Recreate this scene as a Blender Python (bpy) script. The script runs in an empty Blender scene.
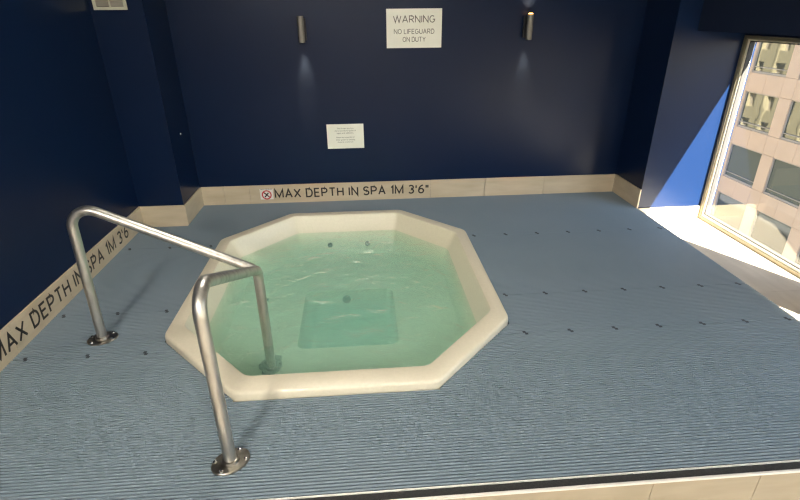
import bpy, bmesh, math, random
from mathutils import Vector, Matrix
random.seed(4)
scn = bpy.context.scene
col = scn.collection
PI = math.pi

# ------------------------------------------------------------------ materials
def mat(name, rgb, rough=0.5, metal=0.0, spec=0.5, noise=None, bump=None, emit=None, coat=0.0, stretch=None):
    m = bpy.data.materials.new(name); m.use_nodes = True
    nt = m.node_tree; b = nt.nodes['Principled BSDF']
    b.inputs['Base Color'].default_value = (*rgb, 1)
    b.inputs['Roughness'].default_value = rough
    b.inputs['Metallic'].default_value = metal
    b.inputs['Specular IOR Level'].default_value = spec
    b.inputs['Coat Weight'].default_value = coat
    if emit:
        b.inputs['Emission Color'].default_value = (*emit[0], 1)
        b.inputs['Emission Strength'].default_value = emit[1]
    if noise or bump:
        tc = nt.nodes.new('ShaderNodeTexCoord')
        mp = nt.nodes.new('ShaderNodeMapping')
        nt.links.new(tc.outputs['Object'], mp.inputs['Vector'])
        if stretch: mp.inputs['Scale'].default_value = stretch
    if noise:      # (scale, second colour, detail)
        n = nt.nodes.new('ShaderNodeTexNoise')
        n.inputs['Scale'].default_value = noise[0]; n.inputs['Detail'].default_value = noise[2]
        nt.links.new(mp.outputs['Vector'], n.inputs['Vector'])
        cr = nt.nodes.new('ShaderNodeValToRGB')
        cr.color_ramp.elements[0].position = 0.3; cr.color_ramp.elements[1].position = 0.7
        cr.color_ramp.elements[0].color = (*rgb, 1); cr.color_ramp.elements[1].color = (*noise[1], 1)
        nt.links.new(n.outputs['Fac'], cr.inputs['Fac'])
        nt.links.new(cr.outputs['Color'], b.inputs['Base Color'])
    if bump:       # (scale, strength, distance)
        n2 = nt.nodes.new('ShaderNodeTexNoise'); n2.inputs['Scale'].default_value = bump[0]
        n2.inputs['Detail'].default_value = 4
        nt.links.new(mp.outputs['Vector'], n2.inputs['Vector'])
        bp = nt.nodes.new('ShaderNodeBump'); bp.inputs['Strength'].default_value = bump[1]
        bp.inputs['Distance'].default_value = bump[2]
        nt.links.new(n2.outputs['Fac'], bp.inputs['Height'])
        nt.links.new(bp.outputs['Normal'], b.inputs['Normal'])
    return m

NAVY = mat('navy_paint', (0.0034, 0.0120, 0.043), 0.31, spec=0.22, noise=(2.5, (0.0037, 0.0130, 0.046), 3), bump=(140, 0.05, 0.002))
DARKP = mat('dark_paint', (0.010, 0.018, 0.045), 0.5, spec=0.4, bump=(120, 0.05, 0.002))
CEIL = mat('ceiling_paint', (0.35, 0.35, 0.36), 0.8)
TILE = mat('travertine_tile', (0.60, 0.51, 0.375), 0.42, noise=(3.0, (0.50, 0.415, 0.29), 6), bump=(30, 0.04, 0.002), stretch=(1.0, 1.0, 5.0))
TILEF = mat('floor_tile', (0.56, 0.49, 0.38), 0.45, noise=(3.0, (0.47, 0.40, 0.30), 6), stretch=(4.0, 1.0, 1.0))
GROUT = mat('grout', (0.22, 0.19, 0.15), 0.9)
MAT_V = mat('vinyl_mat', (0.200, 0.260, 0.308), 0.5, spec=0.35, noise=(1.3, (0.222, 0.280, 0.326), 3), bump=(300, 0.12, 0.001))
CLIP = mat('clip_plastic', (0.035, 0.045, 0.06), 0.5)
SUB = mat('screed', (0.03, 0.034, 0.038), 0.9, noise=(14, (0.02, 0.023, 0.026), 4))
SHELL = mat('spa_acrylic', (0.75, 0.685, 0.535), 0.32, noise=(60, (0.71, 0.648, 0.50), 4), coat=0.2)
STEEL = mat('brushed_steel', (0.70, 0.685, 0.64), 0.40, metal=1.0, noise=(40, (0.50, 0.49, 0.46), 3), stretch=(1, 1, 0.2))
STEELD = mat('flange_steel', (0.40, 0.375, 0.33), 0.34, metal=1.0, noise=(25, (0.24, 0.215, 0.18), 4))
BOLT = mat('bolt_steel', (0.85, 0.84, 0.82), 0.2, metal=1.0)
ALU = mat('aluminium', (0.80, 0.78, 0.73), 0.5, metal=0.35)
BLACKG = mat('black_grip', (0.012, 0.012, 0.012), 0.75, noise=(160, (0.03, 0.03, 0.028), 4), bump=(260, 0.4, 0.002))
SIGNW = mat('sign_plastic', (0.84, 0.85, 0.78), 0.35, noise=(8, (0.81, 0.82, 0.75), 2))
INK = mat('sign_ink', (0.10, 0.095, 0.09), 0.6)
INKB = mat('black_ink', (0.016, 0.014, 0.013), 0.5)
RED = mat('red_ink', (0.55, 0.035, 0.05), 0.5)
WHITEV = mat('white_vinyl', (0.80, 0.76, 0.72), 0.45)
SCONCE = mat('sconce_metal', (0.20, 0.195, 0.18), 0.5, metal=0.4, noise=(30, (0.23, 0.22, 0.20), 3))
SCONCEB = mat('sconce_black', (0.012, 0.012, 0.014), 0.4)
LAMPON = mat('lamp_lens', (0.9, 0.8, 0.6), 0.4, emit=((1.0, 0.42, 0.08), 5))
LAMPLOW = mat('lamp_lens_low', (0.8, 0.7, 0.55), 0.4, emit=((1.0, 0.75, 0.5), 1.5))
FILLPANEL = mat('fill_panel', (0.9, 0.9, 0.85), 0.5, emit=((1.0, 0.92, 0.80), 24.0))  # glow of the added fill panels behind the camera
VENTW = mat('vent_paint', (0.60, 0.61, 0.50), 0.5)
VENTM = mat('vent_louver', (0.42, 0.40, 0.34), 0.55)
BRONZE = mat('bronze_frame', (0.20, 0.178, 0.125), 0.5, metal=0.2, noise=(10, (0.225, 0.20, 0.14), 3))
CREAMF = mat('inner_frame', (0.70, 0.66, 0.55), 0.4)
GASKET = mat('rubber_gasket', (0.02, 0.018, 0.016), 0.7)
PINK = mat('facade_stone', (0.60, 0.425, 0.295), 0.8, noise=(1.2, (0.56, 0.395, 0.27), 5))
PJOINT = mat('facade_joint', (0.30, 0.22, 0.18), 0.9)
CREAMB = mat('cream_render', (0.30, 0.255, 0.165), 0.8, noise=(0.6, (0.26, 0.22, 0.14), 4))
ASPH = mat('asphalt', (0.06, 0.06, 0.065), 0.9, noise=(3, (0.075, 0.075, 0.08), 4))
JETP = mat('jet_plastic', (0.035, 0.04, 0.03), 0.4)
LEAFB = mat('brown_speck', (0.16, 0.11, 0.05), 0.7)

def mirror_glass(name, dark, refl):
    m = bpy.data.materials.new(name); m.use_nodes = True; nt = m.node_tree
    nt.nodes.clear()
    o = nt.nodes.new('ShaderNodeOutputMaterial'); d = nt.nodes.new('ShaderNodeBsdfDiffuse'); g = nt.nodes.new('ShaderNodeBsdfGlossy')
    mx = nt.nodes.new('ShaderNodeMixShader'); mx.inputs['Fac'].default_value = refl
    d.inputs['Color'].default_value = (*dark, 1); g.inputs['Roughness'].default_value = 0.02
    g.inputs['Color'].default_value = (0.85, 0.87, 0.82, 1)
    n = nt.nodes.new('ShaderNodeTexNoise'); n.inputs['Scale'].default_value = 0.45
    tc = nt.nodes.new('ShaderNodeTexCoord'); nt.links.new(tc.outputs['Object'], n.inputs['Vector'])
    bp = nt.nodes.new('ShaderNodeBump'); bp.inputs['Strength'].default_value = 0.12; bp.inputs['Distance'].default_value = 0.06
    nt.links.new(n.outputs['Fac'], bp.inputs['Height']); nt.links.new(bp.outputs['Normal'], g.inputs['Normal'])
    nt.links.new(d.outputs[0], mx.inputs[1]); nt.links.new(g.outputs[0], mx.inputs[2]); nt.links.new(mx.outputs[0], o.inputs['Surface'])
    return m
OFFGLASS = mirror_glass('office_glass', (0.055, 0.062, 0.052), 0.15)

def clear_glass(name, ior, tint, bump=None, refl_gain=1.0):
    m = bpy.data.materials.new(name); m.use_nodes = True; nt = m.node_tree
    nt.nodes.clear()
    o = nt.nodes.new('ShaderNodeOutputMaterial'); t = nt.nodes.new('ShaderNodeBsdfTransparent'); g = nt.nodes.new('ShaderNodeBsdfGlossy')
    mx = nt.nodes.new('ShaderNodeMixShader'); f = nt.nodes.new('ShaderNodeFresnel')
    ge = nt.nodes.new('ShaderNodeNewGeometry'); mv = nt.nodes.new('ShaderNodeMix'); mv.data_type = 'FLOAT'
    mv.inputs[2].default_value = ior; mv.inputs[3].default_value = 1/ior      # same reflectance from either side of the sheet
    nt.links.new(ge.outputs['Backfacing'], mv.inputs[0]); nt.links.new(mv.outputs[0], f.inputs['IOR'])
    t.inputs['Color'].default_value = (*tint, 1); g.inputs['Roughness'].default_value = 0.015
    nt.links.new(f.outputs[0], mx.inputs['Fac'])
    nt.links.new(t.outputs[0], mx.inputs[1]); nt.links.new(g.outputs[0], mx.inputs[2]); nt.links.new(mx.outputs[0], o.inputs['Surface'])
    if bump:
        tc = nt.nodes.new('ShaderNodeTexCoord'); bps = None
        for sc, st, di in bump:
            n = nt.nodes.new('ShaderNodeTexNoise'); n.inputs['Scale'].default_value = sc; n.inputs['Detail'].default_value = 3
            n.inputs['Distortion'].default_value = 0.6
            nt.links.new(tc.outputs['Object'], n.inputs['Vector'])
            bp = nt.nodes.new('ShaderNodeBump'); bp.inputs['Strength'].default_value = st; bp.inputs['Distance'].default_value = di
            nt.links.new(n.outputs['Fac'], bp.inputs['Height'])
            if bps: nt.links.new(bps.outputs['Normal'], bp.inputs['Normal'])
            bps = bp
        nt.links.new(bps.outputs['Normal'], f.inputs['Normal']); nt.links.new(bps.outputs['Normal'], g.inputs['Normal'])
    return m, nt, o
GLASS, _, _ = clear_glass('window_glass', 1.5, (0.97, 0.98, 0.97))
WATER, wnt, wout = clear_glass('spa_water', 1.333, (0.85, 0.965, 0.92), bump=[(7, 1.0, 0.05), (22, 0.6, 0.012)])
va = wnt.nodes.new('ShaderNodeVolumeAbsorption')
va.inputs['Color'].default_value = (0.08, 0.86, 0.80, 1); va.inputs['Density'].default_value = .70
vs = wnt.nodes.new('ShaderNodeVolumeScatter'); vs.inputs['Color'].default_value = (0.82, 0.98, 0.95, 1); vs.inputs['Density'].default_value = 1.7
vad = wnt.nodes.new('ShaderNodeAddShader')
wnt.links.new(va.outputs[0], vad.inputs[0]); wnt.links.new(vs.outputs[0], vad.inputs[1])
wnt.links.new(vad.outputs[0], wout.inputs['Volume'])

# ------------------------------------------------------------------ helpers
def link(name, bm, m, parent=None, smooth=None):
    me = bpy.data.meshes.new(name)
    bmesh.ops.recalc_face_normals(bm, faces=bm.faces)
    bm.to_mesh(me); bm.free()
    for x in (m if isinstance(m, (list, tuple)) else [m]): me.materials.append(x)
    if smooth is not None:
        for p in me.polygons: p.use_smooth = True
        me.set_sharp_from_angle(angle=math.radians(smooth))
    o = bpy.data.objects.new(name, me); col.objects.link(o)
    if parent: o.parent = parent; o.matrix_parent_inverse = Matrix.Translation(-parent.location) if parent.type == 'EMPTY' and parent.parent is None else Matrix()
    return o
def struct(o): o['kind'] = 'structure'; return o
def thing(name, label, cat, loc, group=None):
    o = bpy.data.objects.new(name, None); col.objects.link(o); o.location = loc; o.empty_display_size = 0.1
    o['label'] = label; o['category'] = cat
    if group: o['group'] = group
    return o
def tag(o, label, cat, group=None):
    o['label'] = label; o['category'] = cat
    if group: o['group'] = group
    return o
def box(bm, x0, x1, y0, y1, z0, z1, bevel=0, mi=0):
    vs = [bm.verts.new(p) for p in ((x0,y0,z0),(x1,y0,z0),(x1,y1,z0),(x0,y1,z0),(x0,y0,z1),(x1,y0,z1),(x1,y1,z1),(x0,y1,z1))]
    fs = [bm.faces.new([vs[i] for i in q]) for q in ((0,3,2,1),(4,5,6,7),(0,1,5,4),(1,2,6,5),(2,3,7,6),(3,0,4,7))]
    for f in fs: f.material_index = mi
    if bevel:
        es = list({e for f in fs for e in f.edges})
        r = bmesh.ops.bevel(bm, geom=es, offset=bevel, segments=2, profile=0.5, affect='EDGES')
        for f in r['faces']: f.material_index = mi
def boxes(*bs, bevel=0):
    bm = bmesh.new()
    for b in bs: box(bm, *b, bevel=bevel)
    return bm
def loft(bm, rings, cap0=False, cap1=False):
    vr = [[bm.verts.new(p) for p in r] for r in rings]
    n = len(vr[0])
    for a, b in zip(vr, vr[1:]):
        for i in range(n): bm.faces.new((a[i], a[(i+1) % n], b[(i+1) % n], b[i]))
    if cap0: bm.faces.new(list(reversed(vr[0])))
    if cap1: bm.faces.new(vr[-1])
    return vr
def disc_ring(c, r, n=20, axis='Z', z=0):
    out = []
    for i in range(n):
        a = 2*PI*i/n
        if axis == 'Z': out.append((c[0]+r*math.cos(a), c[1]+r*math.sin(a), c[2]))
        elif axis == 'Y': out.append((c[0]+r*math.cos(a), c[1], c[2]+r*math.sin(a)))
        else: out.append((c[0], c[1]+r*math.cos(a), c[2]+r*math.sin(a)))
    return out
def fillet(pts, rads, n=10):
    out = [Vector(pts[0])]
    for i in range(1, len(pts)-1):
        p, a, b = Vector(pts[i]), Vector(pts[i-1]), Vector(pts[i+1])
        u, v = (a-p).normalized(), (b-p).normalized()
        ang = u.angle(v); d = rads[i-1]/math.tan(ang/2)
        cdir = (u+v).normalized(); c = p + cdir*(rads[i-1]/math.sin(ang/2))
        s, e = p+u*d - c, p+v*d - c
        tot = s.angle(e); ax = s.cross(e).normalized()
        for k in range(n+1): out.append(c + Matrix.Rotation(tot*k/n, 3, ax) @ s)
    out.append(Vector(pts[-1]))
    return out
def tube(bm, path, r, n=20):
    rings = []; t0 = (path[1]-path[0]).normalized()
    nrm = t0.orthogonal().normalized()
    for i, p in enumerate(path):
        t = ((path[min(i+1, len(path)-1)] - path[max(i-1, 0)])).normalized()
        nrm = (nrm - t*nrm.dot(t)).normalized(); bn = t.cross(nrm)
        rings.append([p + r*(math.cos(2*PI*k/n)*nrm + math.sin(2*PI*k/n)*bn) for k in range(n)])
    loft(bm, rings, True, True)
def text_mesh(bm, lines, M, weight=0.0, mi=0, depth=0.0006):
    """lines: (string, x, y, cap height, width or None, align); M maps the (x, y) sheet to the place"""
    for s, x, y, cap, width, al in lines:
        cu = bpy.data.curves.new('lettering', 'FONT'); cu.body = s; cu.size = 1; cu.offset = weight
        cu.resolution_u = 4
        to = bpy.data.objects.new('lettering_source', cu); col.objects.link(to)
        dg = bpy.context.evaluated_depsgraph_get(); dg.update()
        me = bpy.data.meshes.new_from_object(to.evaluated_get(dg))
        bpy.data.objects.remove(to); bpy.data.curves.remove(cu)
        xs = [v.co.x for v in me.vertices]; ys = [v.co.y for v in me.vertices]
        capu = CAPU; k = cap/capu
        kx = k if width is None else width/(max(xs)-min(xs))
        w = (max(xs)-min(xs))*kx
        ox = {'C': -w/2, 'L': 0, 'R': -w}[al]
        vm = [bm.verts.new(M @ Vector((x+ox+(v.co.x-min(xs))*kx, y+v.co.y*k, depth))) for v in me.vertices]
        for p in me.polygons:
            try: f = bm.faces.new([vm[i] for i in p.vertices]); f.material_index = mi
            except ValueError: pass
        bpy.data.meshes.remove(me)
CAPU = 0.7
def arc(cx, cy, rx, ry, a0, a1, n=10):
    return [(cx+rx*math.cos(math.radians(a0+(a1-a0)*k/n)), cy+ry*math.sin(math.radians(a0+(a1-a0)*k/n))) for k in range(n+1)]
# plain sans capitals: width and strokes on a cap height of 1
GLYPHS = {
 'A': (.66, [[(0,0),(.33,1),(.66,0)], [(.13,.33),(.53,.33)]]),
 'D': (.60, [[(.0,0),(0,1),(.28,1)]+arc(.28,.5,.32,.5,90,-90)+[(0,0)]]),
 'E': (.48, [[(.48,0),(0,0),(0,1),(.48,1)], [(0,.52),(.43,.52)]]),
 'F': (.47, [[(0,0),(0,1),(.47,1)], [(0,.50),(.42,.50)]]),
 'G': (.66, [arc(.33,.5,.33,.5,50,330,18)+[(.64,.46),(.38,.46)]]),
 'H': (.58, [[(0,0),(0,1)], [(.58,0),(.58,1)], [(0,.53),(.58,.53)]]),
 'I': (.02, [[(.01,0),(.01,1)]]),
 'L': (.46, [[(0,1),(0,0),(.46,0)]]),
 'M': (.80, [[(0,0),(0,1),(.40,.10),(.80,1),(.80,0)]]),
 'N': (.60, [[(0,0),(0,1),(.60,0),(.60,1)]]),
 'O': (.68, [arc(.34,.5,.34,.5,90,450,24)]),
 'P': (.54, [[(0,0),(0,1),(.28,1)]+arc(.28,.73,.26,.27,90,-90)+[(0,.46)]]),
 'R': (.56, [[(0,0),(0,1),(.28,1)]+arc(.28,.74,.26,.26,90,-90)+[(0,.48)], [(.27,.48),(.56,0)]]),
 'S': (.54, [arc(.27,.75,.25,.25,25,270,12)+arc(.27,.25,.27,.25,90,-155,12)]),
 'T': (.58, [[(0,1),(.58,1)], [(.29,1),(.29,0)]]),
 'U': (.58, [[(0,1),(0,.29)]+arc(.29,.29,.29,.29,180,360)+[(.58,1)]]),
 'V': (.64, [[(0,1),(.32,0),(.64,1)]]),
 'W': (.96, [[(0,1),(.24,0),(.48,1),(.72,0),(.96,1)]]),
 'X': (.62, [[(0,0),(.62,1)], [(0,1),(.62,0)]]),
 'Y': (.62, [[(0,1),(.31,.44),(.62,1)], [(.31,.44),(.31,0)]]),
 '1': (.20, [[(.02,.80),(.20,1),(.20,0)]]),
 '3': (.50, [arc(.24,.76,.24,.24,150,-90,12)+arc(.24,.26,.26,.26,90,-150,12)]),
 '6': (.52, [arc(.26,.28,.26,.28,0,360,20), arc(.50,.30,.50,.70,180,95,10)]),
 "'": (.02, [[(.01,1),(.01,.66)]]),
 '"': (.20, [[(.01,1),(.01,.66)], [(.19,1),(.19,.66)]]),
}
def stroke_poly(bm, pts, t, M, depth):
    n = len(pts); closed = (Vector(pts[0])-Vector(pts[-1])).length < 1e-6 and n > 2
    P = [Vector((p[0], p[1], 0)) for p in pts]
    if closed: P = P[:-1]; n -= 1
    lo, hi = [], []
    for i in range(n):
        a = P[i-1] if (i or closed) else None; b = P[(i+1) % n] if (i < n-1 or closed) else None
        d0 = (P[i]-a).normalized() if a is not None else None; d1 = (b-P[i]).normalized() if b is not None else None
        if d0 is None: d0 = d1
        if d1 is None: d1 = d0
        n0, n1 = Vector((-d0.y, d0.x, 0)), Vector((-d1.y, d1.x, 0))
        m = (n0+n1); m = m.normalized() if m.length > 1e-4 else n0
        k = t/2/max(.32, m.dot(n0))
        lo.append(P[i]-m*k); hi.append(P[i]+m*k)
    vl = [bm.verts.new(M @ Vector((v.x, v.y, depth))) for v in lo]; vh = [bm.verts.new(M @ Vector((v.x, v.y, depth))) for v in hi]
    for i in range(n if closed else n-1):
        j = (i+1) % n
        bm.faces.new((vl[i], vl[j], vh[j], vh[i]))
def word_width(s, kern): return sum(GLYPHS[c][0] for c in s) + kern*(len(s)-1)
def stroke_text(s, x0, width, y, cap, M, mtl, parent, t=.14, kern=.28, space=.38, name='word', align='L'):
    words = s.split(' '); gap = kern+space
    tot = sum(word_width(w, kern) for w in words) + gap*(len(words)-1)
    kx = cap if width is None else width/tot
    cur = x0 if align == 'L' else x0-tot*kx/2
    for w in words:
        bm = bmesh.new()
        for q, c in enumerate(w):
            gw, st = GLYPHS[c]
            for r, pl in enumerate(st):
                stroke_poly(bm, [(cur+px*kx, y+t*cap/2+py*cap*(1-t)) for px, py in pl], t*cap, M, .0006+.00003*r)
            cur += (gw+kern)*kx
        cur += space*kx
        link(name, bm, mtl, parent)
def wallM(x, y, z):            # sheet on the back wall, facing -Y
    return Matrix(((1,0,0,x),(0,0,-1,y),(0,1,0,z),(0,0,0,1)))
def leftM(x, y, z):            # sheet on the left wall, facing +X, reading towards +Y
    return Matrix(((0,0,1,x),(1,0,0,y),(0,1,0,z),(0,0,0,1)))

# ------------------------------------------------------------------ key dimensions
XL, XR, YB, YP = -2.013, 2.66, 4.919, 4.395
XPIL = -1.62                  # pillar side
XW = 3.29                     # window plane
ZS = -.12                     # sunken floor strip along the windows
YF = 1.415                    # front end of the mats
YE = 1.362                    # front edge of the raised deck
ZL = -0.32                    # lower floor
ZC = 2.75
YBK = -4.2
SUBZ = -0.026

def octa(cx, cy, a, b, sx, sy, z, r=0.02):
    cs = [(a,-sy),(a,sy),(sx,b),(-sx,b),(-a,sy),(-a,-sy),(-sx,-b),(sx,-b)]
    # order starts in the south-east so that corners pair with a rectangle's corners
    cs = [cs[7]] + cs[:7]
    out = []
    for i, c in enumerate(cs):
        p = Vector(c); q0 = (Vector(cs[i-1])-p).normalized(); q1 = (Vector(cs[(i+1) % 8])-p).normalized()
        for s in (0, .5, 1):
            if s == .5: v = p + (q0+q1)*r*0.5*0.55
            else: v = p + (q0 if s == 0 else q1)*r
            out.append((cx+v.x, cy+v.y, z))
    return out
def rect24(x0, x1, y0, y1, z, r=0.0):
    out = []
    for (cx, cy, a0) in ((x1, y0, -90), (x1, y1, 0), (x0, y1, 90), (x0, y0, 180)):
        for k in range(6):
            a = math.radians(a0 + 90*k/5)
            ix = cx - r if cx == x1 else cx + r; iy = cy - r if cy == y1 else cy + r
            out.append((ix + r*math.cos(a), iy + r*math.sin(a), z))
    return out
SCX, SCY = -0.17, 3.24
def outer(z, d=0.0, r=0.035): return octa(SCX, SCY, 1.035+d, 1.24+d, .515+d*.42, .69+d*.42, z, r)

# ------------------------------------------------------------------ setting: deck, floors, walls
bm = bmesh.new()
loft(bm, [outer(SUBZ, 0.0005), rect24(XL, 2.66, YE+.014, YB, SUBZ), rect24(XL, 2.66, YE+.014, YB, ZL)])
struct(link('floor_deck', bm, SUB))
bm = bmesh.new()
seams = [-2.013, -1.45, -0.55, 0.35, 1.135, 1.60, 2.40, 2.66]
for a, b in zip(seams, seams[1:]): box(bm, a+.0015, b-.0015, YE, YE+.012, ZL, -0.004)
RISER_SHADED = mat('riser_stone_shaded', (0.40, 0.335, 0.24), 0.5, noise=(3.0, (0.33, 0.275, 0.19), 6), stretch=(1.0, 1.0, 5.0))  # base colour darkened to offset the strong lamp light on the riser
struct(link('floor_riser', bm, RISER_SHADED))
struct(link('floor_lower', boxes((XL, XW, YBK, YE+.012, ZL-.05, ZL)), TILEF))
bm = bmesh.new()
ys = [YE, 2.05, 2.95, 3.55, YP]
for a, b in zip(ys, ys[1:]): box(bm, 2.661, XW+.02, a+.001, b-.001, ZS-.1, ZS)
struct(link('floor_border', bm, TILEF))

bm = bmesh.new()
box(bm, XL-.1, XPIL, YP+.013, YB+.1, ZL, ZC)
box(bm, XPIL, XR, YB, YB+.1, ZL, ZC)
struct(link('wall_back', bm, NAVY))
bm = bmesh.new()
box(bm, XR, 3.42, YP, YB+.1, ZL, ZC)
struct(link('wall_pilaster', bm, NAVY))
struct(link('wall_left', boxes((XL-.1, XL, YBK, YB, ZL, ZC)), NAVY))
struct(link('wall_rear', boxes((XL-.1, 3.4, YBK-.1, YBK, ZL, ZC)), mat('rear_paint', (0.30, 0.30, 0.31), 0.7)))
struct(link('ceiling', boxes((XL-.1, 3.4, YBK, YB, ZC, ZC+.08)), CEIL))
# window wall: bulkhead above the openings, piers between them
struct(link('ceiling_bulkhead', boxes((2.86, 3.46, YBK, YP, 1.58, ZC), (XW+.004, 3.37, YBK, YP-.002, 1.543, 1.58)), DARKP))
bm = bmesh.new()
box(bm, XW, 3.37, 1.85, 2.78, ZL, 1.58)
box(bm, XW, 3.37, -1.15, -0.75, ZL, 1.58)
box(bm, XW, 3.37, YBK, -3.6, ZL, 1.58)
box(bm, XW+.02, 3.37, YBK, YE, ZL-.2, ZL+.001)
box(bm, XW+.02, 3.37, YE, YP, ZL-.2, ZS-.002)
struct(link('wall_right', bm, DARKP))

def window(n, y0, y1, z0, mull=()):
    root = bpy.data.objects.new('window_%d' % n, None); col.objects.link(root); root.location = (XW, (y0+y1)/2, z0); struct(root)
    z1 = 1.530
    j, xo = .038, XW+.08
    bmf = bmesh.new()
    box(bmf, XW, xo, y1-j, y1, z0, z1, .003); box(bmf, XW, xo, y0, y0+j, z0, z1, .003)
    box(bmf, XW, xo, y0+j, y1-j, z0, z0+.030, .003); box(bmf, XW, xo, y0+j, y1-j, z1-.018, z1, .003)
    box(bmf, XW, xo, y0, y1, z1, z1+.012, .003)
    link('frame', bmf, BRONZE, root)
    bmi = bmesh.new()
    ya, yb, za, zb = y0+j, y1-j, z0+.030, z1-.018
    xa, xb = XW+.012, XW+.07
    box(bmi, xa, xb, yb-.022, yb, za, zb, .002); box(bmi, xa, xb, ya, ya+.022, za, zb, .002)
    box(bmi, xa, xb, ya+.022, yb-.022, za, za+.022, .002); box(bmi, xa, xb, ya+.022, yb-.022, zb-.010, zb, .002)
    link('inner_frame', bmi, CREAMF, root)
    bmg = bmesh.new()
    yc, yd, zc, zd = ya+.022, yb-.022, za+.022, zb-.010
    for q in ((yd-.008, yd, zc, zd), (yc, yc+.008, zc, zd), (yc, yd, zc, zc+.008), (yc, yd, zd-.008, zd)):
        box(bmg, XW+.018, XW+.06, *q)
    link('gasket', bmg, GASKET, root)
    link('glass_pane', boxes((XW+.022, XW+.030, yc+.002, yd-.002, zc+.002, zd-.002)), GLASS, root)
    return root
window(1, 2.78, YP-.002, ZS)
window(2, -0.75, 1.85, ZL)
window(3, -3.6, -1.15, ZL)

# stone curb (skirting) round the deck, tile by tile with open joints
def curb_run(name, p0, p1, cuts, nrm, h=.187, t=.014, m=TILE, z0=SUBZ):
    bm = bmesh.new(); d = (Vector(p1)-Vector(p0)); L = d.length; d.normalize(); nv = Vector(nrm)
    cs = [0]+list(cuts)+[L]
    for a, b in zip(cs, cs[1:]):
        a2, b2 = a+(.0012 if a else 0), b-(.0012 if b < L else 0)
        P = [Vector(p0)+d*a2, Vector(p0)+d*b2, Vector(p0)+d*b2+nv*t, Vector(p0)+d*a2+nv*t]
        lo = [bm.verts.new((q.x, q.y, z0)) for q in P]; hi = [bm.verts.new((q.x, q.y, h)) for q in P]
        bm.faces.new(lo); bm.faces.new(hi)
        for i in range(4): bm.faces.new((lo[i], lo[(i+1) % 4], hi[(i+1) % 4], hi[i]))
    o = struct(link(name, bm, m))
    b = o.modifiers.new('edge', 'BEVEL'); b.width = .002; b.segments = 2; b.limit_method = 'ANGLE'
    return o
curb_run('baseboard_back', (XPIL+.014, YB), (XR-.014, YB), (.22, .47, 2.30, 2.865, 3.49), (0, -1))
curb_run('baseboard_pillar', (XL+.014, YP+.013), (XPIL+.014, YP+.013), (), (0, -1))
curb_run('baseboard_pillar_side', (XPIL, YP+.013), (XPIL, YB-.014), (), (1, 0))
curb_run('baseboard_left', (XL, YE), (XL, YP+.013), (.55, 1.15, 1.75, 2.35, 2.93), (1, 0))
curb_run('baseboard_window', (XR+.002, YP), (XW-.001, YP), (), (0, -1), h=0.0, z0=ZS)
curb_run('baseboard_right', (XR, YP-.002), (XR, YB-.014), (.27,), (-1, 0))

# deck nosing: metal profile with a black anti-slip insert
tr = struct(link('trim_1', boxes((XL, XR, YE-.002, YE+.007, -.010, .002), (XL, XR, YF-.008, YF-.002, -.016, .003), (XL, XR, YE+.008, YF-.008, SUBZ, -.006)), ALU))
link('grip_strip', boxes((XL, XR, YE+.008, YF-.008, -.006, -.002)), BLACKG, tr)

# ------------------------------------------------------------------ ribbed vinyl mats with the octagon cut out
def x_gap(y):
    """x-range of the spa cut-out at depth y"""
    d = 0.002; a, b = 1.035+d, 1.24+d; sx, sy = .515+d*.42, .69+d*.42
    v = abs(y-SCY)
    if v >= b: return None
    w = a if v <= sy else a - (v-sy)*(a-sx)/(b-sy)
    return SCX-w, SCX+w
def y_gap(x):
    d = 0.002; a, b = 1.035+d, 1.24+d; sx, sy = .515+d*.42, .69+d*.42
    v = abs(x-SCX)
    if v >= a: return None
    w = b if v <= sx else b - (v-sx)*(b-sy)/(a-sx)
    return SCY-w, SCY+w
MX0, MX1 = XL+.016, 2.655
PITCH, BARW = 0.0163, 0.0088
CP, CW = 0.036, 0.013
def cut(lo, hi, gap):
    if gap is None or gap[1] <= lo or gap[0] >= hi: return [(lo, hi)]
    r = []
    if gap[0] > lo: r.append((lo, gap[0]))
    if gap[1] < hi: r.append((gap[1], hi))
    return r
def prism(bm, pts, z0, z1):
    lo = [bm.verts.new((x, y, z0)) for x, y in pts]; hi = [bm.verts.new((x, y, z1)) for x, y in pts]
    bm.faces.new(hi)
    n = len(pts)
    for i in range(n): bm.faces.new((lo[i], lo[(i+1) % n], hi[(i+1) % n], hi[i]))
def mat_row(y0, y1, label, side=None):
    bm = bmesh.new()
    n = int(round((y1-y0-.004)/PITCH)); pitch = (y1-y0-.004)/n
    for k in range(n):
        ya = y0+.002+k*pitch+(pitch-BARW)/2; yb = ya+BARW
        xm0, xm1 = MX0, MX1
        if ya > YP-.03: xm0, xm1 = XPIL+.017, XR-.016
        ga, gb = x_gap(ya), x_gap(yb)
        if ga is None and gb is None:
            prism(bm, [(xm0, ya), (xm1, ya), (xm1, yb), (xm0, yb)], -.010, 0)
        else:
            ga = ga or gb; gb = gb or ga
            if side != 'R': prism(bm, [(xm0, ya), (ga[0], ya), (gb[0], yb), (xm0, yb)], -.010, 0)
            if side != 'L': prism(bm, [(ga[1], ya), (xm1, ya), (xm1, yb), (gb[1], yb)], -.010, 0)
    n = int((MX1-MX0)/CP)
    for k in range(n):
        x = MX0+(k+.5)*CP
        if (side == 'L' and x > SCX) or (side == 'R' and x < SCX): continue
        hi = min(y1-.004, YP-.03) if (x < XPIL+.03 or x > XR-.03) else y1-.004
        lo = y0+.004
        if hi <= lo: continue
        for a, b in cut(lo, hi, y_gap(x)):
            prism(bm, [(x-CW/2, a), (x+CW/2, a), (x+CW/2, b), (x-CW/2, b)], SUBZ+.001, -.0095)
    o = link('floor_mat', bm, MAT_V)
    tag(o, label, 'mat', 'ribbed blue-grey deck mats')
    return o
R0, R1, R2, R3 = YF, 2.437, 2.885, 3.892
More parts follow.
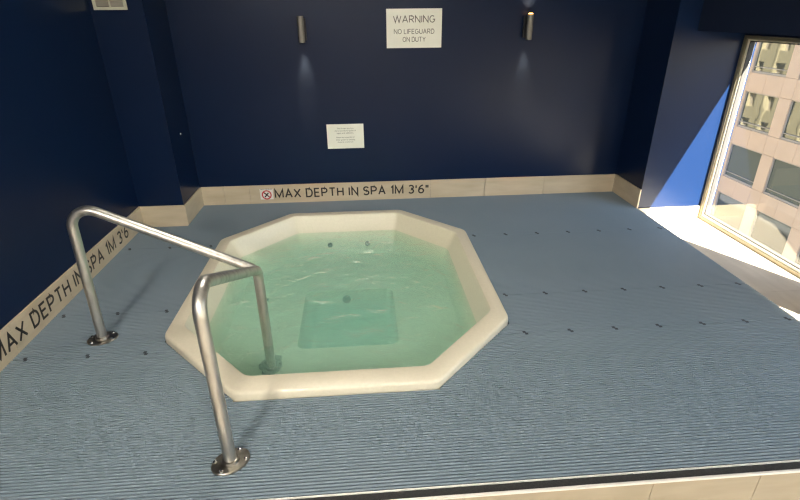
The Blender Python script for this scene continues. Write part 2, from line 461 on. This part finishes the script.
m_front = mat_row(R0, R1, 'ribbed blue-grey mat in front of the spa, running along the black-edged deck front')
m_narrow = mat_row(R1, R2, 'narrow ribbed mat strip between the left wall curb and the spa, under the handrail base', 'L')
m_narrow2 = mat_row(R1, R2, 'narrow ribbed mat strip right of the spa, between two rows of dark clips', 'R')
m_mid = mat_row(R2, R3, 'ribbed mat left of the spa, in front of the left pillar', 'L')
m_mid2 = mat_row(R2, R3, 'ribbed mat right of the spa, beside the sunlit floor by the window', 'R')
m_back = mat_row(R3, YB-.016, 'ribbed blue-grey mat along the back wall behind the spa')
CLIPME = None
def clip(parent, x, y):
    global CLIPME
    if CLIPME is None:
        bm = bmesh.new()
        box(bm, -.014, .004, .001, .017, -.001, .0022, .001); box(bm, -.004, .014, -.017, -.001, -.001, .0022, .001)
        box(bm, -.004, .004, -.006, .006, -.001, .0018)
        o = link('connector_clip', bm, CLIP, parent); CLIPME = o.data
    else:
        o = bpy.data.objects.new('connector_clip', CLIPME); col.objects.link(o); o.parent = parent
    o.location = (x, y, 0)
for par, par2, y in ((m_front, m_front, R1), (m_narrow, m_narrow2, R2), (m_mid, m_mid2, R3)):
    for k in range(7):
        clip(par2, .933+.277*k, y)
    for x in ((-1.925, -1.589, -1.272) if y == R1 else (-1.944, -1.61, -1.303) if y == R2 else (-1.93, -1.609, -1.278)):
        clip(par, x, y)

# ------------------------------------------------------------------ the spa
spa = thing('spa_pool', 'cream octagonal spa pool full of clear green water, sunk into the deck', 'hot tub', (SCX, SCY, 0))
def inner(z, d=0.0, r=.03): return octa(SCX, 3.262, .935+d, 1.124+d, .475+d*.42, .62+d*.42, z, r)
def benchr(z, d=0.0): return octa(SCX, 3.245, .81+d, .965+d, .40+d*.42, .52+d*.42, z, .05)
ZT, ZWAT, ZB, ZWELL = .045, -.10, -.29, -.55
bm = bmesh.new()
rings = [outer(SUBZ+.001), outer(.024), outer(.034, -.002), outer(.041, -.007), outer(ZT, -.016),
         inner(ZT, .018), inner(.042, .008), inner(.034, .002), inner(.020, -.002), inner(ZWAT, -.062),
         benchr(ZB+.04, .02), benchr(ZB+.012, .004), benchr(ZB, -.03)]
wx0, wx1, wy0, wy1 = -.485, .20, 2.80, 3.56
rings += [rect24(wx0-.004, wx1+.004, wy0-.004, wy1+.004, ZB, .062), rect24(wx0-.002, wx1+.002, wy0-.002, wy1+.002, ZB-.004, .06), rect24(wx0, wx1, wy0, wy1, ZB-.03, .06),
          rect24(wx0+.03, wx1-.03, wy0+.03, wy1-.03, ZWELL+.03, .06), rect24(wx0+.05, wx1-.05, wy0+.05, wy1-.05, ZWELL, .06)]
vr = loft(bm, rings, False, True)
sh = link('shell', bm, SHELL, spa, smooth=32)
bm = bmesh.new()
loft(bm, [inner(ZWAT, -.050, .03), inner(-.62, -.050, .03)], True, True)
link('water', bm, WATER, spa)
def jet(x, y, z, axis, r=.028):
    bm = bmesh.new()
    loft(bm, [disc_ring((0,0,0), r, 18), disc_ring((0,0,.008), r*.9, 18), disc_ring((0,0,.009), r*.55, 18), disc_ring((0,0,.002), r*.3, 18)], True, True)
    o = link('jet', bm, JETP, spa, smooth=40)
    q = Vector((0,0,1)).rotation_difference(Vector(axis).normalized())
    o.matrix_basis = Matrix.Translation((x, y, z)) @ q.to_matrix().to_4x4()
    return o
JETS = []
def wall_d(z):      # how far the basin wall stands in from the rim at height z
    k = (ZWAT-z)/(ZWAT-(ZB+.04)); return k
yb = lambda z: (1-wall_d(z))*(3.262+1.062)+wall_d(z)*(3.245+.985)
jet(-.325, yb(-.20)-.004, -.20, (0,-.85,.5), .024); jet(.02, yb(-.20)-.004, -.20, (0,-.85,.5), .024)
jet(-.79, 3.46, ZB+.001, (0,0,1), .020)
for x, y in ((-.835, 2.465), (.525, 2.510)):
    jet(x, y, -.15, (.62 if x < 0 else -.62, .62, .45), .024)
def cover(x, y, z, ax, r=.06):
    bm = bmesh.new()
    loft(bm, [disc_ring((0,0,0), r, 24), disc_ring((0,0,.008), r, 24), disc_ring((0,0,.016), r*.7, 24)], True, True)
    for k in range(8):
        a = 2*PI*k/8; box(bm, math.cos(a)*r*.5-.006, math.cos(a)*r*.5+.006, math.sin(a)*r*.5-.006, math.sin(a)*r*.5+.006, .014, .02)
    o = link('suction_cover', bm, JETP, spa, smooth=40)
    q = Vector((0,0,1)).rotation_difference(Vector(ax).normalized())
    o.matrix_basis = Matrix.Translation((x, y, z)) @ q.to_matrix().to_4x4()
cover(-.17, 3.553, -.37, (0,-1,.1), .034); cover(-.16, 2.90, ZWELL+.001, (0,0,1), .05)

# ------------------------------------------------------------------ handrails
def handrail(name, label, base, foot, ztop, zend, fl_rot, lean=0.0):
    root = thing(name, label, 'handrail', (base[0], base[1], 0), 'stainless spa handrails')
    b, f = Vector(base), Vector(foot)
    bm = bmesh.new()
    path = fillet([(b.x, b.y, .004), (b.x+lean, b.y, ztop), (f.x, f.y, zend), (f.x, f.y, ZB+.002)], [.095, .07], 12)
    tube(bm, path, .0265, 24)
    link('rail_tube', bm, STEEL, root, smooth=60)
    def flange(c, name, rx, ry, rot, mm, boltm):
        bm = bmesh.new()
        def ring(k, z):
            out = []
            for i in range(36):
                a = 2*PI*i/36; x, y = rx*k*math.cos(a), ry*k*math.sin(a)
                out.append((c[0]+x*math.cos(rot)-y*math.sin(rot), c[1]+x*math.sin(rot)+y*math.cos(rot), c[2]+z))
            return out
        def ringc(r, z): return [(c[0]+r*math.cos(2*PI*i/36+rot), c[1]+r*math.sin(2*PI*i/36+rot), c[2]+z) for i in range(36)]
        loft(bm, [ring(1, 0), ring(1, .006), ring(.95, .009), ringc(.038, .010), ringc(.034, .022), ringc(.028, .025)], True, True)
        o = link(name, bm, mm, root, smooth=35)
        for sx in (-1, 1):
            for sy in (-1, 1):
                x, y = sx*rx*.66, sy*ry*.50
                p = (c[0]+x*math.cos(rot)-y*math.sin(rot), c[1]+x*math.sin(rot)+y*math.cos(rot), c[2]+.009)
                b2 = bmesh.new()
                loft(b2, [disc_ring(p, .010, 12), disc_ring((p[0], p[1], p[2]+.005), .009, 12), disc_ring((p[0], p[1], p[2]+.008), .005, 12)], True, True)
                link('bolt', b2, boltm, o, smooth=40)
    flange((b.x, b.y, .0), 'deck_flange', .083, .066, fl_rot, STEELD, BOLT)
    flange((f.x, f.y, ZB), 'foot_flange', .085, .05, fl_rot+.5, STEELD, STEELD)
    return root
handrail('handrail', 'stainless steel handrail rising by the left wall curb and sloping right into the water', (-1.578, 2.603), (-.640, 2.665), .868, .385, .35, .03)
handrail('handrail', 'stainless steel handrail nearest the viewer, rising in front of the spa', (-.614, 1.613), (-.620, 2.604), .875, .415, .6)

# ------------------------------------------------------------------ signs and lettering
s = thing('warning_sign', 'larger white WARNING NO LIFEGUARD ON DUTY sign high on the back wall', 'sign', (.518, YB, 1.61))
link('panel', boxes((.268, .768, YB-.008, YB-.0005, 1.446, 1.770), bevel=.0015), SIGNW, s)
for t_, z_, c_, w_ in (('WARNING', 1.655, .060, .372), ('NO LIFEGUARD', 1.563, .042, .362), ('ON DUTY', 1.497, .042, .205)):
    stroke_text(t_, .518, w_, z_, c_, wallM(0, YB-.0084, 0), INK, s, .115, .22, .36, 'lettering', 'C')
s = thing('notice_sign', 'smaller white notice with six lines of fine print, low on the back wall', 'sign', (-.15, YB, .655))
link('panel', boxes((-.327, .028, YB-.008, YB-.0005, .537, .772), bevel=.0015), SIGNW, s)
bm = bmesh.new()
L = [('This hotel spa is a', .726, .16), ('shared amenity for guests of', .704, .205), ('ages and abilities.', .682, .165),
     ('Please be respectful of', .640, .175), ('other guests by keeping', .617, .185), ('noise to a minimum.', .595, .155)]
for para in (L[:3], L[3:]):
    bm = bmesh.new()
    text_mesh(bm, [(t, -.15, z, .0125, w, 'C') for t, z, w in para], wallM(0, YB-.0084, 0), .0)
    link('lettering', bm, INK, s)
s = thing('depth_marking', 'black MAX DEPTH IN SPA lettering on the curb along the back wall', 'lettering', (-.11, YB-.015, .05))
stroke_text('MAX DEPTH IN SPA 1M 3\'6"', -.885, 1.55, .048, .097, wallM(0, YB-.0146, 0), INKB, s, .15)
s = thing('depth_marking', 'black MAX DEPTH IN SPA lettering on the curb along the left wall', 'lettering', (XL+.015, 3.28, .05))
stroke_text('MAX DEPTH IN SPA 1M 3\'6"', 2.33, 1.79, .042, .108, leftM(XL+.0146, 0, 0), INKB, s, .15)
# round no-diving sticker
s = thing('no_diving_sticker', 'small white sticker with a red crossed circle at the start of the back lettering', 'sticker', (-.97, YB-.014, .095))
link('backing', boxes((-1.036, -.906, YB-.0152, YB-.0142, .040, .150)), WHITEV, s)
bm = bmesh.new()
r0, r1 = .037, .049; cx, cz = -.971, .088; yy = YB-.0156
n = 40
for i in range(n):
    a, b = 2*PI*i/n, 2*PI*(i+1)/n
    bm.faces.new([bm.verts.new((cx+r*math.cos(t), yy, cz+r*math.sin(t))) for r, t in ((r0, a), (r1, a), (r1, b), (r0, b))])
u = Vector((math.cos(-.75), 0, math.sin(-.75))); w = Vector((-u.z, 0, u.x)); c0 = Vector((cx, yy-.0002, cz))
bm.faces.new([bm.verts.new(c0+u*i*r0+w*j*.006) for i, j in ((-1,-1),(1,-1),(1,1),(-1,1))])
link('red_ring', bm, RED, s)
bm = bmesh.new()
def strip(p, q, t, y): 
    p, q = Vector((p[0], 0, p[1])), Vector((q[0], 0, q[1])); d = (q-p).normalized(); w = Vector((-d.z, 0, d.x))*t
    bm.faces.new([bm.verts.new(Vector((cx, y, cz))+v) for v in (p-w, q-w, q+w, p+w)])
strip((-.020, -.024), (.020, .022), .006, yy-.0004); strip((-.022, .020), (.004, .002), .006, yy-.0004); strip((.000, .000), (.022, -.022), .004, yy-.0004)
bm.faces.new([bm.verts.new((cx-.026+.008*math.cos(2*PI*i/16), yy+.0001, cz+.030+.008*math.sin(2*PI*i/16))) for i in range(16)])
link('diver_figure', bm, INKB, s)
bm = bmesh.new(); text_mesh(bm, [('NO DIVING', -.971, .1425, .009, .11, 'C')], wallM(0, YB-.0156, 0), .02)
link('lettering', bm, INKB, s)

# ------------------------------------------------------------------ wall sconces
def sconce(x, label, lit):
    root = thing('wall_sconce', label, 'wall lamp', (x, YB, 1.61), 'up-and-down sconces on the back wall')
    link('mounting_plate', boxes((x-.036, x+.036, YB-.022, YB-.0005, 1.52, 1.70), bevel=.003), SCONCEB, root)
    bm = bmesh.new()
    link('bracket', boxes((x-.012, x+.012, YB-.063, YB-.022, 1.585, 1.635)), SCONCEB, root)
    c = (x, YB-.088)
    loft(bm, [disc_ring((*c, 1.505), .025, 28), disc_ring((*c, 1.507), .027, 28), disc_ring((*c, 1.717), .027, 28), disc_ring((*c, 1.719), .025, 28), disc_ring((*c, 1.715), .022, 28), disc_ring((*c, 1.70), .021, 28)])
    loft(bm, [disc_ring((*c, 1.505), .025, 28), disc_ring((*c, 1.509), .022, 28), disc_ring((*c, 1.53), .021, 28)])
    bmesh.ops.remove_doubles(bm, verts=bm.verts, dist=1e-5)
    link('barrel', bm, SCONCE, root, smooth=40)
    for nm, z, m in (('upper_lens', 1.716 if lit else 1.705, LAMPON if lit else LAMPLOW), ('lower_lens', 1.522, LAMPLOW)):
        b2 = bmesh.new(); loft(b2, [disc_ring((*c, z), .0205, 24), disc_ring((*c, z+.005), .0205, 24), disc_ring((*c, z+.010), .014, 24)], True, True)
        link(nm, b2, m, root)
    for z, rot, e, ang in ((1.735, PI, 5.0 if lit else .2, 80), (1.498, 0, 22.0 if lit else 32.0, 34)):
        l = bpy.data.lights.new('sconce_light', 'SPOT'); l.energy = e; l.color = (1.0, .38, .13); l.spot_size = math.radians(ang); l.spot_blend = .9
        l.shadow_soft_size = .025
        o = bpy.data.objects.new('sconce_light', l); col.objects.link(o); o.location = (x, YB-.070, z); o.rotation_euler = (rot+(.24 if rot == 0 else -.34), 0, 0)
        o.parent = root; o.matrix_parent_inverse = Matrix.Translation(-root.location)
sconce(-.482, 'black up-down wall sconce on the left of the back wall, its top dark', False)
sconce(1.553, 'up-down wall sconce right of the warning sign with its top glowing orange', True)

# ------------------------------------------------------------------ vent on the left pillar, small screw
v = thing('vent_grille', 'cream two-panel air vent grille high on the left pillar', 'air vent', (-1.86, YP+.013, 1.95))
yv = YP+.013; vx0, vx1, vz0, vz1 = -1.982, -1.737, 1.775, 2.14
link('frame', boxes((vx0, vx1, yv-.012, yv-.0005, vz0, vz0+.022), (vx0, vx1, yv-.012, yv-.0005, vz1-.022, vz1), (vx0, vx0+.022, yv-.012, yv-.0005, vz0+.022, vz1-.022),
     (vx1-.022, vx1, yv-.012, yv-.0005, vz0+.022, vz1-.022), ((vx0+vx1)/2-.006, (vx0+vx1)/2+.006, yv-.012, yv-.0005, vz0+.022, vz1-.022)), VENTW, v)
bm = bmesh.new()
k = vz0+.026
while k < vz1-.03:
    for a, b in ((vx0+.022, (vx0+vx1)/2-.006), ((vx0+vx1)/2+.006, vx1-.022)):
        vs = [bm.verts.new(p) for p in ((a, yv-.010, k), (b, yv-.010, k), (b, yv-.001, k+.010), (a, yv-.001, k+.010))]
        bm.faces.new(vs)
        vs = [bm.verts.new(p) for p in ((a, yv-.010, k), (b, yv-.010, k), (b, yv-.010, k-.002), (a, yv-.010, k-.002))]
        bm.faces.new(vs)
    k += .0105
link('louvers', bm, VENTM, v)
bm = bmesh.new()
loft(bm, [disc_ring((XPIL+.0005, 4.68, .765), .009, 14, 'X'), disc_ring((XPIL+.005, 4.68, .765), .007, 14, 'X')], True, True)
tag(link('wall_screw', bm, BOLT, smooth=40), 'tiny pale screw head in the dark return of the left pillar', 'screw')

# ------------------------------------------------------------------ unseen ceiling lights; right, rear and spa panels are added fill
SPAFILL = mat('spa_fill_panel', (0.9, 0.9, 0.85), 0.5, emit=((1.0, 0.93, 0.82), 11.0))  # added fill over the spa, lifts the dark front of the water
def unseen_ceiling_light(x, y, label, sx=.6, sy=.6, m=None):
    r = thing('unseen_ceiling_light', label, 'ceiling light', (x, y, ZC), 'square ceiling panels')
    link('light_frame', boxes((x-sx/2-.02, x-sx/2, y-sy/2-.02, y+sy/2+.02, ZC-.02, ZC), (x+sx/2, x+sx/2+.02, y-sy/2-.02, y+sy/2+.02, ZC-.02, ZC),
         (x-sx/2, x+sx/2, y-sy/2-.02, y-sy/2, ZC-.02, ZC), (x-sx/2, x+sx/2, y+sy/2, y+sy/2+.02, ZC-.02, ZC)), ALU, r)
    link('diffuser', boxes((x-sx/2, x+sx/2, y-sy/2, y+sy/2, ZC-.015, ZC-.002)), m or FILLPANEL, r)
PANELL = mat('left_light_panel', (0.9, 0.9, 0.85), 0.5, emit=((1.0, 0.93, 0.82), 62.0))
unseen_ceiling_light(-1.6, -1.7, 'small square lit ceiling panel nearest the left wall', .6, .6, PANELL)
unseen_ceiling_light(1.1, -2.5, 'long fill light panel added over the right of the lower floor', 1.2, .6)
unseen_ceiling_light(0, -3.6, 'long fill light panel added nearest the rear wall', 1.2, .6)
unseen_ceiling_light(-.2, 2.9, 'square fill light panel added above the spa', .6, .6, SPAFILL)

# ------------------------------------------------------------------ outside
K = 1.4
def FX(v): return v*K
def FZ(z): return (z-1.74)*K+1.74
FXP = FX(18)
bld = thing('office_building', 'pink stone office building with dark square windows across the street', 'building', (FXP, FX(22), -14))
ya0, ya1 = FX(4.0), FX(39)
cols_ = [20.95+2.72*i-2.72*6 for i in range(0, 13)]
rows_ = [-1.69-1.64+2.45*j for j in range(-4, 9)]        # window bottoms
bm = bmesh.new()
D = .35*K
zb, zt = FZ(rows_[0]-1.0), FZ(rows_[-1]+2.6)
edge = .02*K
def panel(bm, y0, y1, z0, z1): box(bm, FXP, FXP+D, y0+.008, y1-.008, z0+.008, z1-.008)
for j, rz in enumerate(rows_):
    z0, z1 = FZ(rz), FZ(rz+1.63); zn = FZ(rz+2.45)
    for i, cy in enumerate(cols_):
        y0, y1, yn = FX(cy), FX(cy+2.05), FX(cy+2.72)
        panel(bm, y1, yn, z0, z1)
        panel(bm, y0, (y0+y1)/2, z1, zn); panel(bm, (y0+y1)/2, y1, z1, zn)
        panel(bm, y1, yn, z1, zn)
link('stone_cladding', bm, PINK, bld)
link('joint_backing', boxes((FXP+.05, FXP+D, FX(cols_[0])-1, FX(cols_[0]), zb, zt), (FXP+.03, FXP+D, FX(cols_[0]), FX(cols_[-1]+2.72), zt-2, zt), (FXP+D+.5, FXP+D+9, FX(cols_[0])-1, FX(cols_[-1]+2.72), -20, zt)), PJOINT, bld)
def office_window(i, j):
    y0, y1, z0, z1 = FX(cols_[i]), FX(cols_[i]+2.05), FZ(rows_[j]), FZ(rows_[j]+1.63)
    w = link('window', boxes((FXP+.06, FXP+.16, y0, y0+.06, z0, z1), (FXP+.06, FXP+.16, y1-.06, y1, z0, z1), (FXP+.06, FXP+.16, y0+.06, y1-.06, z1-.06, z1),
             (FXP+.06, FXP+.16, y0+.06, y1-.06, z0, z0+.12), (FXP+.06, FXP+.12, y0+.06, y1-.06, z0+.34, z0+.39)), mat_win, bld)
    link('pane', boxes((FXP+.13, FXP+.15, y0+.06, y1-.06, z0+.12, z1-.06)), OFFGLASS, w)
mat_win = mat('office_window_frame', (0.34, 0.29, 0.24), 0.5)
for i in range(3, 9):
    for j in range(2, 8): office_window(i, j)
tag(link('neighbour_building', boxes((FXP+.001, FXP+D+8, FX(cols_[-1]+2.72)+.02, FX(cols_[-1]+2.72)+14, -20, zt-3)), PINK), 'plain pink stone building end further along the street', 'building')
struct(link('ground_street', boxes((3.9, FXP+14, -30, 110, -20.2, -20)), ASPH))
# cream building on this side of the street, seen mirrored in the office windows
cb = thing('cream_building', 'cream rendered building reflected in the office windows opposite', 'building', (4.0, 45, -20))
bm = bmesh.new()
CY = [30+2.9*i for i in range(0, 14)]; CZ = [-12+3.2*j for j in range(0, 6)]
for i, y in enumerate(CY):
    box(bm, 3.4, 4.0, y, y+1.7, -12, 8)
    box(bm, 3.4, 4.1, y+.02, y+.25, -12, 8)
    for z in CZ: box(bm, 3.4, 4.0, y+1.7, y+2.9, z+1.9, z+3.2)
link('wall', bm, CREAMB, cb)
link('plinth', boxes((3.45, 4.0, CY[0], CY[-1]+2.9, -20, -12.01)), mat('dark_plinth', (0.07, 0.072, 0.062), 0.8), cb)
for y in CY:
    for z in CZ:
        link('window', boxes((3.55, 3.6, y+1.7, y+2.9, z, z+1.9)), mat_win, cb)
# outer lintel ledge over the window openings (throws the slanting shade on the blue wall)

# ------------------------------------------------------------------ light
w = bpy.data.worlds.new('sky'); scn.world = w; w.use_nodes = True
nt = w.node_tree; bg = nt.nodes['Background']
sk = nt.nodes.new('ShaderNodeTexSky'); sk.sky_type = 'NISHITA'; sk.sun_disc = False
sk.sun_elevation = math.radians(46); sk.sun_rotation = math.radians(153); sk.altitude = 50
nt.links.new(sk.outputs[0], bg.inputs['Color']); bg.inputs['Strength'].default_value = 0.24
sl = bpy.data.lights.new('sun', 'SUN'); sl.energy = 44; sl.angle = math.radians(.53); sl.color = (1.0, .93, .82)
so = bpy.data.objects.new('sun', sl); col.objects.link(so)
sd = Vector((-.45, .93, -1.05)); so.rotation_euler = sd.to_track_quat('-Z', 'Y').to_euler(); so.location = (8, -8, 12)

# ------------------------------------------------------------------ camera
cam = bpy.data.cameras.new('camera'); co = bpy.data.objects.new('camera', cam); col.objects.link(co)
f = 501.83; cam.sensor_width = 36; cam.lens = f/800*36; cam.clip_start = .02; cam.clip_end = 500
pitch, roll, yaw = math.radians(25.3347), math.radians(-.5134), math.radians(4.3319)
fw = Vector((math.sin(yaw)*math.cos(pitch), math.cos(yaw)*math.cos(pitch), -math.sin(pitch)))
rt = Vector((math.cos(yaw), -math.sin(yaw), 0)); up = rt.cross(fw)
r2 = math.cos(roll)*rt + math.sin(roll)*up; u2 = -math.sin(roll)*rt + math.cos(roll)*up
co.matrix_world = Matrix(((r2.x, u2.x, -fw.x, 0), (r2.y, u2.y, -fw.y, 0), (r2.z, u2.z, -fw.z, 1.74), (0, 0, 0, 1)))
scn.camera = co
scn.view_settings.view_transform = 'Standard'; scn.view_settings.look = 'None'; scn.view_settings.gamma = 1
scn.view_settings.exposure = 1.5
scn.cycles.use_denoising = True; scn.cycles.filter_width = 1.3; scn.cycles.use_adaptive_sampling = False
scn.cycles.volume_bounces = 8; scn.cycles.max_bounces = 12; scn.cycles.transparent_max_bounces = 16; scn.cycles.sample_clamp_indirect = 6
